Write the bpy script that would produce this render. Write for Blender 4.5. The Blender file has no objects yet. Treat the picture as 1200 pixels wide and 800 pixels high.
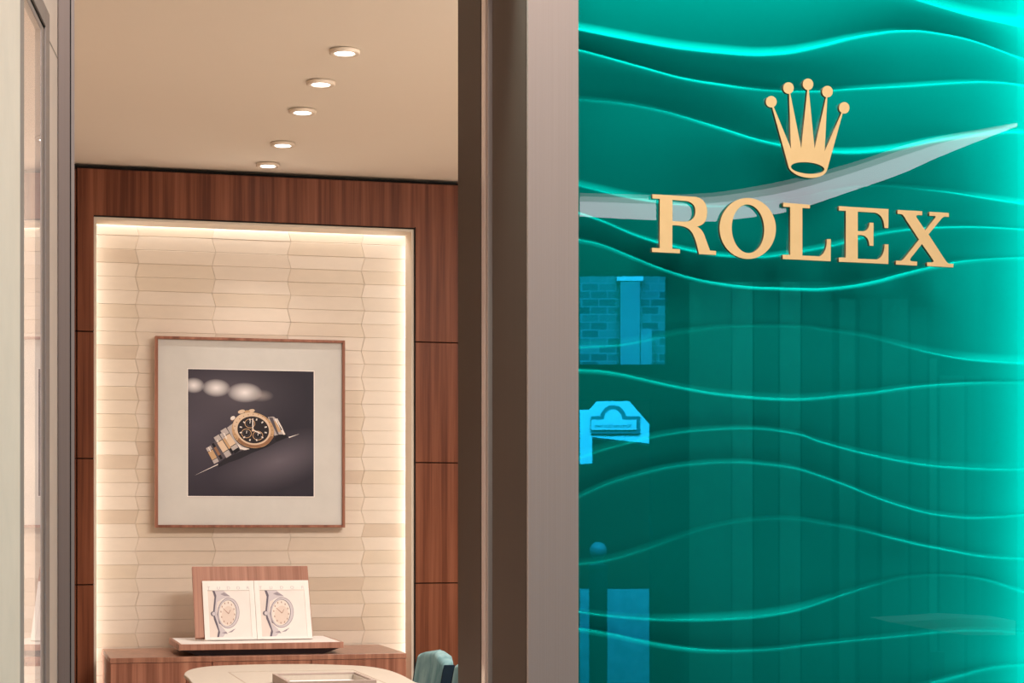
import bpy, bmesh, math, random
from mathutils import Vector, Matrix
random.seed(7)
S = bpy.context.scene
COL = S.collection
R = math.radians

# ------------------------------------------------------------------ camera
F = 2266.0                      # focal length in pixels of a 1200 px wide frame
HOR = 615.0                     # horizon row
TH = R(14.83)                   # the camera looks this much to the right of the room axis
CS, SN = math.cos(TH), math.sin(TH)
EYE = Vector((0, 0, 1.25))
cd = bpy.data.cameras.new('camera')
cam = bpy.data.objects.new('camera', cd); COL.objects.link(cam)
cam.location = EYE; cam.rotation_euler = (R(90), 0, -TH)
cd.sensor_width = 36; cd.lens = F / 1200 * 36; cd.shift_y = (HOR - 400) / 1200
cd.clip_start = .05; cd.clip_end = 100
S.camera = cam
S.view_settings.view_transform = 'Standard'; S.view_settings.look = 'None'
S.view_settings.gamma = 1; S.view_settings.use_curve_mapping = False
S.view_settings.exposure = 0.0

# ------------------------------------------------------------------ measures of the place
YF = 4.2            # shop front
YW = 8.7            # wood panelled back wall
YN = 8.92           # tiled wall at the back of the niche
ZC = 2.83           # shop ceiling
FA = R(4.84)        # the green window is splayed by this angle
def ray(px, py):
    a = (px - 600) / F; b = (HOR - py) / F
    return Vector((SN + a * CS, CS - a * SN, b))
def PY(px, py, Y):
    d = ray(px, py); return EYE + d * (Y / d.y)
def PZ(px, py, z):
    d = ray(px, py); return EYE + d * ((z - EYE.z) / d.z)
def PP(px, py, p0, n):
    d = ray(px, py); return EYE + d * ((p0 - EYE).dot(n) / d.dot(n))
F0 = PY(678, 400, YF); F0.z = 0
UD = Vector((math.cos(FA), math.sin(FA), 0)); ND = Vector((-math.sin(FA), math.cos(FA), 0))
def PF(px, py, off=0.0): return PP(px, py, F0 + ND * off, ND)
def FS(s, off, z): return F0 + UD * s + ND * off + Vector((0, 0, z))
def sz(p): return (p - F0).dot(UD), p.z
def mir(p): return p - ND * (2 * (p - F0).dot(ND))
def PV(px, py, t): return EYE + ray(px, py) * t          # a point seen in the window's reflection

# ------------------------------------------------------------------ lights
W = bpy.data.worlds.new('world'); S.world = W; W.use_nodes = True
W.node_tree.nodes['Background'].inputs[0].default_value = (.6, .75, 1, 1)
W.node_tree.nodes['Background'].inputs[1].default_value = .02
def area(name, loc, target, sx, sy, power, color, spread=180, up=None):
    l = bpy.data.lights.new(name, 'AREA'); l.shape = 'RECTANGLE'; l.size = sx; l.size_y = sy
    l.energy = power; l.color = color; l.spread = R(spread)
    o = bpy.data.objects.new(name, l); COL.objects.link(o)
    z = (Vector(loc) - Vector(target)).normalized()
    x = Vector(up).normalized() if up else (Vector((0, 0, 1)).cross(z)).normalized()
    x = (x - z * x.dot(z)).normalized(); y = z.cross(x)
    m = Matrix((x, y, z)).transposed().to_4x4(); m.translation = loc
    o.matrix_world = m
    return o
WARM = (1, .91, .83); NEUT = (1, .94, .90)
# vestibule ceiling lamp, high above and in front of the shop front
area('vestibule_light', (1.3, 1.6, 4.7), (1.2, 4.3, 1.3), 2.6, 1.2, 185, NEUT)
area('vestibule_wall_light', (2.6, 1.9, 4.7), (0.0, 3.9, 1.5), 0.6, .6, 20, WARM)
# shop ceiling lamp before the part of the ceiling in view
area('shop_light', (2.3, 5.3, 2.78), (2.1, 5.9, 0), 1.6, 0.5, 130, WARM)
# light strips of the green window
GL = (.75, 1, .95)
SR = sz(PF(1272, 400))[0]
area('window_top_light', FS(.75, .045, 2.72), FS(.75, .058, 0), 2.2, .05, 17, GL, 50, UD)
area('window_side_light', FS(SR, .024, 1.4), FS(0, .080, 1.4), 2.7, .05, 22, GL, 140, (0, 0, 1))

# ------------------------------------------------------------------ materials
def nn(nt, t, **k):
    n = nt.nodes.new(t)
    for a, b in k.items(): setattr(n, a, b)
    return n
def mat(name, col, rough=.5, metal=0.0, spec=.5, var=None, scale=(8, 8, 8), bump=0, sheen=0, coat=0):
    """principled surface; var = second colour mixed in by object-space noise of the given scale"""
    m = bpy.data.materials.new(name); m.use_nodes = True
    nt = m.node_tree; b = nt.nodes['Principled BSDF']
    b.inputs['Base Color'].default_value = (*col, 1); b.inputs['Roughness'].default_value = rough
    b.inputs['Metallic'].default_value = metal; b.inputs['Specular IOR Level'].default_value = spec
    if sheen:
        b.inputs['Sheen Weight'].default_value = sheen; b.inputs['Sheen Roughness'].default_value = .35
    if coat: b.inputs['Coat Weight'].default_value = coat
    tc = nn(nt, 'ShaderNodeTexCoord'); mp = nn(nt, 'ShaderNodeMapping'); mp.inputs['Scale'].default_value = scale
    no = nn(nt, 'ShaderNodeTexNoise'); no.inputs['Scale'].default_value = 1; no.inputs['Detail'].default_value = 5
    no.inputs['Roughness'].default_value = .6
    nt.links.new(tc.outputs['Object'], mp.inputs[0]); nt.links.new(mp.outputs[0], no.inputs['Vector'])
    if var is None: var = tuple(c * .94 for c in col)
    rp = nn(nt, 'ShaderNodeValToRGB')
    rp.color_ramp.elements[0].position = .33; rp.color_ramp.elements[1].position = .67
    rp.color_ramp.elements[0].color = (*var, 1); rp.color_ramp.elements[1].color = (*col, 1)
    nt.links.new(no.outputs['Fac'], rp.inputs[0]); nt.links.new(rp.outputs[0], b.inputs['Base Color'])
    if bump:
        bp = nn(nt, 'ShaderNodeBump'); bp.inputs['Strength'].default_value = bump; bp.inputs['Distance'].default_value = .002
        nt.links.new(no.outputs['Fac'], bp.inputs['Height']); nt.links.new(bp.outputs[0], b.inputs['Normal'])
    return m
def wood(name, dark, mid, light, rough=.42, spec=.12):
    m = mat(name, mid, rough, 0, spec)
    nt = m.node_tree; b = nt.nodes['Principled BSDF']
    rp = [n for n in nt.nodes if n.type == 'VALTORGB'][0]; mp = [n for n in nt.nodes if n.type == 'MAPPING'][0]
    mp.inputs['Scale'].default_value = (32, 32, .7)
    e = rp.color_ramp.elements; e[0].color = (*dark, 1); e[0].position = .36; e[1].color = (*light, 1); e[1].position = .7
    k = e.new(.53); k.color = (*mid, 1)
    n2 = nn(nt, 'ShaderNodeTexNoise'); n2.inputs['Scale'].default_value = 1; n2.inputs['Detail'].default_value = 2
    m2 = nn(nt, 'ShaderNodeMapping'); m2.inputs['Scale'].default_value = (260, 260, 3)
    tc = [n for n in nt.nodes if n.type == 'TEX_COORD'][0]
    nt.links.new(tc.outputs['Object'], m2.inputs[0]); nt.links.new(m2.outputs[0], n2.inputs['Vector'])
    mx = nn(nt, 'ShaderNodeMix', data_type='RGBA', blend_type='MULTIPLY'); mx.inputs[0].default_value = .35
    nt.links.new(rp.outputs[0], mx.inputs[6]); nt.links.new(n2.outputs['Fac'], mx.inputs[7]); 
    hs = nn(nt, 'ShaderNodeHueSaturation'); hs.inputs['Value'].default_value = 1.2
    nt.links.new(mx.outputs[2], hs.inputs['Color']); nt.links.new(hs.outputs[0], b.inputs['Base Color'])
    return m
def brushed(name, a, b_, rough, metal):
    return mat(name, a, rough, metal, .3, b_, (420, 420, 1.2))
def emis(name, col, s):
    m = bpy.data.materials.new(name); m.use_nodes = True; nt = m.node_tree; nt.nodes.clear()
    e = nn(nt, 'ShaderNodeEmission'); e.inputs[0].default_value = (*col, 1); e.inputs[1].default_value = s
    o = nn(nt, 'ShaderNodeOutputMaterial'); nt.links.new(e.outputs[0], o.inputs[0]); return m
def pane(name, tint=(1, 1, 1), k=1.0, ior=1.5):
    m = bpy.data.materials.new(name); m.use_nodes = True; nt = m.node_tree; nt.nodes.clear()
    t = nn(nt, 'ShaderNodeBsdfTransparent'); t.inputs[0].default_value = (*tint, 1)
    g = nn(nt, 'ShaderNodeBsdfGlossy'); g.inputs['Roughness'].default_value = 0.0
    f = nn(nt, 'ShaderNodeFresnel'); f.inputs[0].default_value = ior
    mu = nn(nt, 'ShaderNodeMath', operation='MULTIPLY'); mu.inputs[1].default_value = k
    x = nn(nt, 'ShaderNodeMixShader'); o = nn(nt, 'ShaderNodeOutputMaterial')
    ge = nn(nt, 'ShaderNodeNewGeometry'); inv = nn(nt, 'ShaderNodeMath', operation='SUBTRACT'); inv.inputs[0].default_value = 1   # one reflection per pane, on its outer face
    m2 = nn(nt, 'ShaderNodeMath', operation='MULTIPLY', use_clamp=True)
    nt.links.new(ge.outputs['Backfacing'], inv.inputs[1]); nt.links.new(inv.outputs[0], m2.inputs[1]); nt.links.new(mu.outputs[0], m2.inputs[0])
    nt.links.new(f.outputs[0], mu.inputs[0]); nt.links.new(m2.outputs[0], x.inputs[0])
    nt.links.new(t.outputs[0], x.inputs[1]); nt.links.new(g.outputs[0], x.inputs[2]); nt.links.new(x.outputs[0], o.inputs[0])
    return m
M = {}
M['ceil'] = mat('ceiling_paint', (.84, .765, .665), .9, spec=.1, var=(.835, .76, .66))
M['cream'] = mat('cream_wall_paint', (.86, .68, .545), .85, spec=.1)
M['lining'] = mat('cream_lining', (.78, .68, .56), .7, spec=.2)
M['floor'] = mat('pale_carpet', (.72, .66, .58), .95, spec=.05, scale=(60, 60, 60))
M['stonefloor'] = mat('dark_stone_floor', (.05, .05, .055), .6, scale=(3, 3, 3))
M['walnut'] = wood('walnut', (.095, .029, .0145), (.165, .055, .027), (.235, .087, .047))
M['walnut_l'] = wood('walnut_light', (.19, .078, .05), (.29, .125, .082), (.38, .18, .12))
M['walnut_t'] = wood('walnut_top', (.22, .095, .058), (.32, .15, .098), (.41, .20, .13), .3, .5)
M['walnut_p'] = wood('walnut_pale', (.27, .125, .085), (.38, .19, .135), (.47, .25, .18), .4, .3)
M['black'] = mat('shadow_gap_black', (.012, .01, .009), .8, spec=.1)
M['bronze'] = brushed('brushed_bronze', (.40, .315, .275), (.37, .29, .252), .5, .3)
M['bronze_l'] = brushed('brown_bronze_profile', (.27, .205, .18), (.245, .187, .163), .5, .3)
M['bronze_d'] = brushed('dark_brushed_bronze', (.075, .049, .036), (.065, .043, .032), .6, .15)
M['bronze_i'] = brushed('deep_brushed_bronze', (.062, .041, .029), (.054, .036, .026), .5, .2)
M['led'] = emis('lamp_glow', (1, .95, .88), 9)
M['ring'] = mat('lamp_ring_white', (.75, .64, .52), .5)
TILE = [mat('cream_tile_%s' % n, c, .38, spec=.35, var=tuple(k * .965 for k in c), scale=(14, 14, 40))
        for n, c in (('pale', (.73, .635, .53)), ('soft', (.705, .605, .495)), ('warm', (.68, .575, .455)), ('sand', (.62, .51, .40)))]
M['grout'] = mat('tile_joint', (.62, .51, .38), .9)
M['mat'] = mat('mount_board', (.635, .625, .595), .9, spec=.1)
M['white'] = mat('white_card', (.86, .82, .79), .6, spec=.2)
M['leather'] = mat('cream_leather', (.46, .40, .335), .55, spec=.25, scale=(90, 90, 90), bump=.05)
M['seam'] = mat('leather_seam', (.38, .29, .22), .8)
M['velvet'] = mat('teal_velvet', (.24, .37, .385), .8, spec=.05, var=(.075, .175, .195), scale=(9, 16, 7), sheen=.3)
M['velvet_d'] = mat('dark_velvet', (.012, .022, .034), .8, spec=.05, var=(.006, .012, .02), scale=(14, 9, 7))  # darker colour for the caps on the backrest's ends
M['velvet'].node_tree.nodes['Principled BSDF'].inputs['Sheen Tint'].default_value = (.55, .85, .85, 1)
M['steel'] = mat('steel_leg', (.5, .48, .45), .3, .9)
M['plinth'] = mat('dark_base', (.03, .026, .035), .5)
M['gold'] = mat('satin_gold', (.93, .62, .29), .45, 0, .3, (.90, .59, .27), (30, 30, 30))
M['gold_side'] = mat('gold_side_shaded', (.16, .10, .045), .5, .3)  # shade on the sides of letters and crown put in as darker gold
M['green'] = mat('green_acrylic', (0, .140, .117), .4, spec=.0, var=(0, .137, .115))
M['glass'] = pane('clear_glass', k=1.95)
M['glassL'] = pane('vitrine_glass', (.97, .97, .97), 1.2)
M['gedge'] = mat('polished_glass_edge', (.75, .62, .55), .1, .2)

# ------------------------------------------------------------------ mesh helpers
class MB:
    def __init__(s): s.v = []; s.f = []; s.m = []
    def add(s, vs, fs, mi=0):
        o = len(s.v); s.v += [Vector(v) for v in vs]
        s.f += [tuple(o + i for i in f) for f in fs]; s.m += [mi] * len(fs); return s
    def hexa(s, p, mi=0):       # 8 corners: 4 bottom, 4 top
        return s.add(p, [(3, 2, 1, 0), (4, 5, 6, 7), (0, 1, 5, 4), (1, 2, 6, 5), (2, 3, 7, 6), (3, 0, 4, 7)], mi)
    def box(s, x0, x1, y0, y1, z0, z1, mi=0):
        return s.hexa([(x0, y0, z0), (x1, y0, z0), (x1, y1, z0), (x0, y1, z0), (x0, y0, z1), (x1, y0, z1), (x1, y1, z1), (x0, y1, z1)], mi)
    def fbox(s, s0, s1, o0, o1, z0, z1, mi=0):
        return s.hexa([FS(s0, o0, z0), FS(s1, o0, z0), FS(s1, o1, z0), FS(s0, o1, z0), FS(s0, o0, z1), FS(s1, o0, z1), FS(s1, o1, z1), FS(s0, o1, z1)], mi)
    def prism(s, poly, d, mi=0, mside=None):    # poly of points, extruded by the vector d
        n = len(poly); d = Vector(d); poly = [Vector(p) for p in poly]
        s.add(poly + [p + d for p in poly], [], 0); o = len(s.v) - 2 * n
        s.f += [tuple(o + i for i in range(n))[::-1], tuple(o + n + i for i in range(n))]; s.m += [mi, mi]
        for i in range(n):
            s.f.append((o + i, o + (i + 1) % n, o + n + (i + 1) % n, o + n + i)); s.m.append(mi if mside is None else mside)
        return s
    def tube(s, pts, r, n=8, mi=0):
        pts = [Vector(p) for p in pts]; rs = r if isinstance(r, list) else [r] * len(pts); o = len(s.v)
        for i, p in enumerate(pts):
            t = (pts[min(i + 1, len(pts) - 1)] - pts[max(i - 1, 0)]).normalized()
            a = Vector((0, 0, 1)) if abs(t.z) < .9 else Vector((1, 0, 0))
            u = t.cross(a).normalized(); w = t.cross(u)
            for k in range(n):
                q = 2 * math.pi * k / n; s.v.append(p + (u * math.cos(q) + w * math.sin(q)) * rs[i])
        for i in range(len(pts) - 1):
            for k in range(n):
                s.f.append((o + i * n + k, o + i * n + (k + 1) % n, o + (i + 1) * n + (k + 1) % n, o + (i + 1) * n + k)); s.m.append(mi)
        s.f.append(tuple(o + k for k in range(n))[::-1]); s.f.append(tuple(o + (len(pts) - 1) * n + k for k in range(n))); s.m += [mi, mi]
        return s
    def lathe(s, prof, c=(0, 0, 0), n=32, mi=0):
        o = len(s.v); c = Vector(c)
        for r_, z in prof:
            for k in range(n):
                q = 2 * math.pi * k / n; s.v.append(c + Vector((r_ * math.cos(q), r_ * math.sin(q), z)))
        for i in range(len(prof) - 1):
            for k in range(n):
                s.f.append((o + i * n + k, o + i * n + (k + 1) % n, o + (i + 1) * n + (k + 1) % n, o + (i + 1) * n + k)); s.m.append(mi)
        s.f.append(tuple(o + k for k in range(n))[::-1]); s.f.append(tuple(o + (len(prof) - 1) * n + k for k in range(n))); s.m += [mi, mi]
        return s
    def map(s, fn): s.v = [fn(v) for v in s.v]; return s
    def build(s, name, mats, parent=None, bevel=0, smooth=False, seg=2, origin=None, recalc=True, weld=False):
        me = bpy.data.meshes.new(name)
        org = Vector(origin) if origin is not None else Vector((0, 0, 0))
        base = parent_origin(parent)
        me.from_pydata([tuple(v - org - base) for v in s.v], [], s.f)
        if not isinstance(mats, (list, tuple)): mats = [mats]
        for m in mats: me.materials.append(m)
        me.polygons.foreach_set('material_index', s.m)
        if recalc or weld:
            b = bmesh.new(); b.from_mesh(me)
            if weld: bmesh.ops.remove_doubles(b, verts=b.verts, dist=1e-5)
            if recalc: bmesh.ops.recalc_face_normals(b, faces=b.faces)
            b.to_mesh(me); b.free()
        if smooth: me.polygons.foreach_set('use_smooth', [True] * len(me.polygons))
        o = bpy.data.objects.new(name, me); COL.objects.link(o); o.location = org
        if parent: o.parent = parent
        if bevel:
            md = o.modifiers.new('bevel', 'BEVEL'); md.width = bevel; md.segments = seg; md.limit_method = 'ANGLE'; md.angle_limit = R(40)
        return o
def parent_origin(p):
    v = Vector((0, 0, 0))
    while p is not None: v = v + Vector(p.location); p = p.parent
    return v
def tag(o, label=None, cat=None, group=None, kind=None):
    if label: o['label'] = label
    if cat: o['category'] = cat
    if group: o['group'] = group
    if kind: o['kind'] = kind
    return o
def thing(name, label, cat, loc=(0, 0, 0), group=None):
    o = bpy.data.objects.new(name, None); o.empty_display_size = .1; COL.objects.link(o); o.location = loc
    return tag(o, label, cat, group)
def setting(name, loc=(0, 0, 0)):
    o = bpy.data.objects.new(name, None); COL.objects.link(o); o.location = loc; o['kind'] = 'structure'; return o
def struct(o): o['kind'] = 'structure'; return o
def cat_rom(pts, n=8):
    out = []
    for i in range(len(pts) - 1):
        p0 = pts[max(i - 1, 0)]; p1 = pts[i]; p2 = pts[i + 1]; p3 = pts[min(i + 2, len(pts) - 1)]
        for k in range(n):
            t = k / n
            out.append(tuple(.5 * (2 * b + (c - a) * t + (2 * a - 5 * b + 4 * c - d) * t * t + (3 * b - a - 3 * c + d) * t ** 3) for a, b, c, d in zip(p0, p1, p2, p3)))
    out.append(tuple(pts[-1])); return out
def ell(cx, cy, rx, ry, rot=0, n=40, a0=0, a1=360):
    c, s = math.cos(R(rot)), math.sin(R(rot)); out = []
    full = abs(a1 - a0) >= 360
    for k in range(n if full else n + 1):
        q = R(a0 + (a1 - a0) * k / n); x = rx * math.cos(q); y = ry * math.sin(q)
        out.append((cx + x * c - y * s, cy + x * s + y * c))
    return out

# ================================================================== SETTING
# shop interior
XL, XR = -1.3, 3.6
struct(MB().box(XL, XR, YF + .0, 9.2, -.06, 0).build('floor', M['floor']))
struct(MB().box(XL, XR, YF + .45, 9.1, ZC + .012, ZC + .10).build('ceiling', M['ceil']))
struct(MB().box(XL - .1, XL, YF + .45, 9.1, 0, ZC + .01).build('wall_left', M['cream']))
struct(MB().box(XR, XR + .1, YF + .8, 9.1, 0, ZC + .01).build('wall_right', M['cream']))
# back wall: walnut panels around the lit niche
nx0 = PY(110, 400, YW).x; nx1 = PY(486, 400, YW).x
nz1 = (PY(110, 252, YW).z + PY(485, 267, YW).z) / 2
wb = setting('wall_back')
zt = ZC - .012
ZTOP = zt
jl = [PY(97, y, YW).z for y in (388, 537, 685)]; jr = [PY(511, y, YW).z for y in (401, 542, 683)]
G = .0025
xl0 = PY(90, 400, YW).x
def column(x0, x1, joints):
    zz = joints + [0.0]
    for a, b in zip(zz[:-1], zz[1:]):
        MB().box(x0, x1, YW, YW + .02, b + G, a - (G if a != zt else 0)).build('wood_panel', M['walnut'], wb, .001)
column(xl0 + .002, nx0 - .0005, jl); column(nx1 + .0005 + .004, XR - .6, jr)
column(XL + .01, xl0 - .003, [zt - .002] + jl)
MB().prism([(x, YW, z) for x, z in [(xl0 + .002, jl[0] + G), (nx0 - .0005, jl[0] + G), (nx0 - .0005, nz1), (nx1 + .0045, nz1), (nx1 + .0045, jr[0] + G), (XR - .6, jr[0] + G), (XR - .6, zt), (xl0 + .002, zt)]], (0, .02, 0)).build('wood_panel', M['walnut'], wb, .001)
# black recess behind the joints and the shadow gap under the ceiling
b = MB(); b.box(XL, nx0 - .001, YW + .021, YW + .03, 0, ZC); b.box(nx1 + .006, XR, YW + .021, YW + .03, 0, ZC)
b.box(nx0 - .001, nx1 + .006, YW + .021, YW + .03, nz1 + .004, ZC)
b.build('shadow_gap', M['black'], wb)
MB().box(nx1 - .0005, nx1 + .004, YW - .0005, YW + .019, .0, nz1 + .004).build('edge_bead', M['black'], wb)
MB().box(nx0, nx1, YW - .0005, YW + .015, nz1 - .004, nz1).build('edge_bead', M['black'], wb)
# niche lining, deep as the lip that hides the light strips
lin = MB(); lt = .012; ld = YN - .065
lin.box(nx0, nx0 + lt, YW + .015, ld, 0, nz1 - .004).box(nx1 - lt, nx1, YW + .015, ld, 0, nz1 - .004)
lin.box(nx0, nx1, YW + .016, ld, nz1 - .004 - lt, nz1 - .004)
lin.build('niche_lining', M['lining'], wb, .001)
ib0, ib1, ibz = nx0 - .12, nx1 + .12, nz1 + .12
box = MB(); box.box(ib0 - .02, ib0, YW + .04, YN + .02, 0, ibz).box(ib1, ib1 + .02, YW + .04, YN + .02, 0, ibz)
box.box(ib0, ib1, YW + .04, YN + .02, ibz, ibz + .02)
box.build('niche_casing', M['lining'], wb)
MB().box(ib0, ib1, YN + .006, YN + .03, 0, ibz).build('tile_backing', M['grout'], wb)
# long hexagonal tiles, two trapezoid courses to a hexagon
th = .0622; tz0 = PY(200, 277.8, YN).z
bx = [PY(p, 500, YN).x for p in (160.5, 250.5)]; tw = bx[1] - bx[0]; dl = .0085
def bxk(j, k): return bx[0] + j * tw + (dl if (j + k) % 2 == 0 else -dl)
tl = MB(); g = .0005
rng = random.Random(3)
k0 = int((tz0 - ibz) / th) - 1; k1 = int(tz0 / th) + 1
for k in range(k0, k1):
    za, zb = tz0 - k * th, tz0 - (k + 1) * th
    za = min(za, ibz); zb = max(zb, 0)
    if za - zb < .01: continue
    for j in range(-3, 6):
        xa0, xa1, xb0, xb1 = bxk(j, k), bxk(j + 1, k), bxk(j, k + 1), bxk(j + 1, k + 1)
        c = lambda x: max(ib0, min(ib1, x))
        if c(xa1) - c(xa0) < .02: continue
        r_ = rng.random(); mi = 0 if r_ < .45 else 1 if r_ < .75 else 2 if r_ < .92 else 3
        y0 = YN + rng.uniform(-.0004, .0004); e = .0012
        o = [(c(xb0) + g, zb + g), (c(xb1) - g, zb + g), (c(xa1) - g, za - g), (c(xa0) + g, za - g)]
        i_ = [(o[0][0] + e, o[0][1] + e), (o[1][0] - e, o[1][1] + e), (o[2][0] - e, o[2][1] - e), (o[3][0] + e, o[3][1] - e)]
        vs = [(x, YN + .006, z) for x, z in o] + [(x, y0 + .0007, z) for x, z in o] + [(x, y0, z) for x, z in i_]
        fs = [(8, 9, 10, 11)]
        for q in range(4):
            w = (q + 1) % 4; fs += [(q, w, 4 + w, 4 + q), (4 + q, 4 + w, 8 + w, 8 + q)]
        tl.add(vs, fs, mi)
tl.build('tile_cladding', TILE, wb)
# light strips hidden round the niche
LW = (1, .92, .84)
area('niche_top_light', ((nx0 + nx1) / 2, YN - .011, nz1 + .022), ((nx0 + nx1) / 2, YN - .010, 0), nx1 - nx0, .016, 2.2, LW, 170, (1, 0, 0))
for x, sgn in ((nx0 - .035, 1), (nx1 + .035, -1)):
    area('niche_side_light', (x, YN - .02, nz1 / 2 + .02), (x + sgn, YN - .019, nz1 / 2 + .02), nz1 - .1, .025, 3.6, LW, 170, (0, 0, 1))

# ------------------------------------------------------------------ shop front: pillar, jambs, left wall
x618 = PY(618, 400, YF).x; x678 = PY(678, 400, YF).x
def y_at(px, x):
    d = ray(px, 400); return x * d.y / d.x
ya = y_at(577, x618); yb = y_at(571.5, x618); yc = y_at(568.3, x618); yd = y_at(565.6, x618); ye = y_at(536.5, x618)
HT = 3.3
pr = thing('bronze_pillar', 'brushed bronze pillar with dark reveal between the shop doorway and the green window', 'pillar', ((x618 + x678) / 2, YF, 0))
MB().box(x618 + .0015, x678, YF, YF + .012, 0, HT).build('front_plate', M['bronze'], pr, .0012)
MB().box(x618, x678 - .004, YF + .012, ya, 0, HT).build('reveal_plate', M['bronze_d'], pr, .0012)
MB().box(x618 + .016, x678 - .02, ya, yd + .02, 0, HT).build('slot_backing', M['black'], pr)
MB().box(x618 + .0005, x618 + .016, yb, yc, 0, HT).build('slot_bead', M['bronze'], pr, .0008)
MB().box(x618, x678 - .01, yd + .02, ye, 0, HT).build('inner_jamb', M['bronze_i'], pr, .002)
gd = MB().box(x618 + .001, x618 + .015, yc + .006, yd + .016, 0.01, HT - .02).build('sliding_glass_door', M['gedge'], None, .001, origin=(x618 + .008, yc + .011, 0))
tag(gd, 'glass door leaf slid into the dark pillar slot, showing only its bright edge', 'door')
# left jamb
x68 = PY(68, 400, YF).x; x82 = PY(82, 400, YF).x; x84 = PY(83.6, 400, YF).x; x87 = PY(86.5, 400, YF + .1).x
lj = thing('bronze_door_jamb', 'narrow brushed bronze jamb along the left side of the doorway', 'jamb', (x68, YF, 0))
MB().box(x68, x82, YF, YF + .08, 0, HT).build('front_profile', M['bronze_l'], lj, .001)
MB().box(x82 - .004, x84, YF + .012, YF + .09, 0, HT).build('dark_gasket', M['black'], lj)
MB().box(x84 - .002, x87, YF + .06, YF + .10, 0, HT).build('inner_profile', M['bronze'], lj, .0006)
# header over the doorway
struct(MB().box(XL, x678 + .3, YF + .10, YF + .42, 2.72, HT).build('trim_1', M['bronze_d']))
struct(MB().box(XL - .1, x68 - .01, YF + .1, YF + .45, 0, 2.72).build('wall_front', M['cream']))
# splayed cream wall at the left with a vitrine window
dL = ray(328, 615); dL.z = 0; dL.normalize(); nL = Vector((dL.y, -dL.x, 0)); L0 = Vector((x68 - .001, YF - .001, 0))
def PL(px, py): return PP(px, py, L0, nL)
def LS(t, o, z): return L0 - dL * t - nL * o + Vector((0, 0, z))     # t metres towards the street, o metres into the wall
def lt_(px): return -(PL(px, 400) - L0).dot(dL)
def lbox(mb, t0, t1, o0, o1, z0, z1, mi=0):
    return mb.hexa([LS(t0, o0, z0), LS(t1, o0, z0), LS(t1, o1, z0), LS(t0, o1, z0), LS(t0, o0, z1), LS(t1, o0, z1), LS(t1, o1, z1), LS(t0, o1, z1)], mi)
tA, tB = lt_(56.5), lt_(23.5); zA = PL(56.5, 17).z; zI = PL(47.5, 33).z; zB = .35
wl = MB(); T = .14
lbox(wl, 0, tA, 0, T, 0, HT); lbox(wl, tB, 1.9, 0, T, 0, HT); lbox(wl, tA, tB, 0, T, zA, HT); lbox(wl, tA, tB, 0, T, 0, zB)
wl = struct(wl.build('wall_street_side', M['cream'], None))
z1s = PL(62, 57).z
b = MB(); lbox(b, 0, tA - .001, -.0006, .0004, z1s - .0012, z1s + .0012); b.build('panel_joint', M['seam'], wl)
win = setting('window_1', L0)
t1, t2 = lt_(48.2), lt_(28.0)
t1b = lt_(52)
b = MB(); lbox(b, tA, t1b, -.003, 0.012, zB, zA); lbox(b, t2, tB, -.0006, 0.012, zB, zA); lbox(b, t1b, t2, -.003, .012, zI + .02, zA); lbox(b, t1b, t2, -.003, .012, zB, zB + .03)
b.build('window_frame', M['bronze'], win, .001)
b = MB(); lbox(b, t1b, t1b + .012, .0005, .012, zB + .03, zI + .02); lbox(b, t1b + .012, t2, .0005, .012, zI + .012, zI + .02)
b.build('frame_gasket', M['black'], win)
b = MB(); lbox(b, t1b + .012, t1, -.0005, .012, zB + .03, zI + .012); lbox(b, t1, t2, -.0005, .012, zI, zI + .012)
b.build('glazing_bead', M['bronze'], win, .001)
b = MB(); lbox(b, t1, t2, .0006, .0056, zB + .03, zI); b.build('window_pane', M['glassL'], win)
b = MB(); lbox(b, tA - .02, tB + .02, T + .28, T + .30, zB - .03, zA + .03); lbox(b, tA - .02, tA, T, T + .28, zB - .03, zA + .03)
lbox(b, tB, tB + .02, T, T + .28, zB - .03, zA + .03); lbox(b, tA, tB, T, T + .28, zA, zA + .03); lbox(b, tA, tB, T, T + .28, zB - .03, zB)
b.build('case_lining', M['white'], win)
cl = LS(tB - .02, T + .10, (zA + zB) / 2)
area('vitrine_fill', cl, cl + dL, .10, zA - zB - .1, 7, (.95, .97, 1), 170, Vector((0, 0, 1)).cross(-dL))  # unseen fill light added to brighten what shows through the pane
# ground in front of the shop
struct(MB().box(-2.2, 7, -6, YF, -.06, -.002).build('floor_vestibule', M['stonefloor']))

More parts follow.
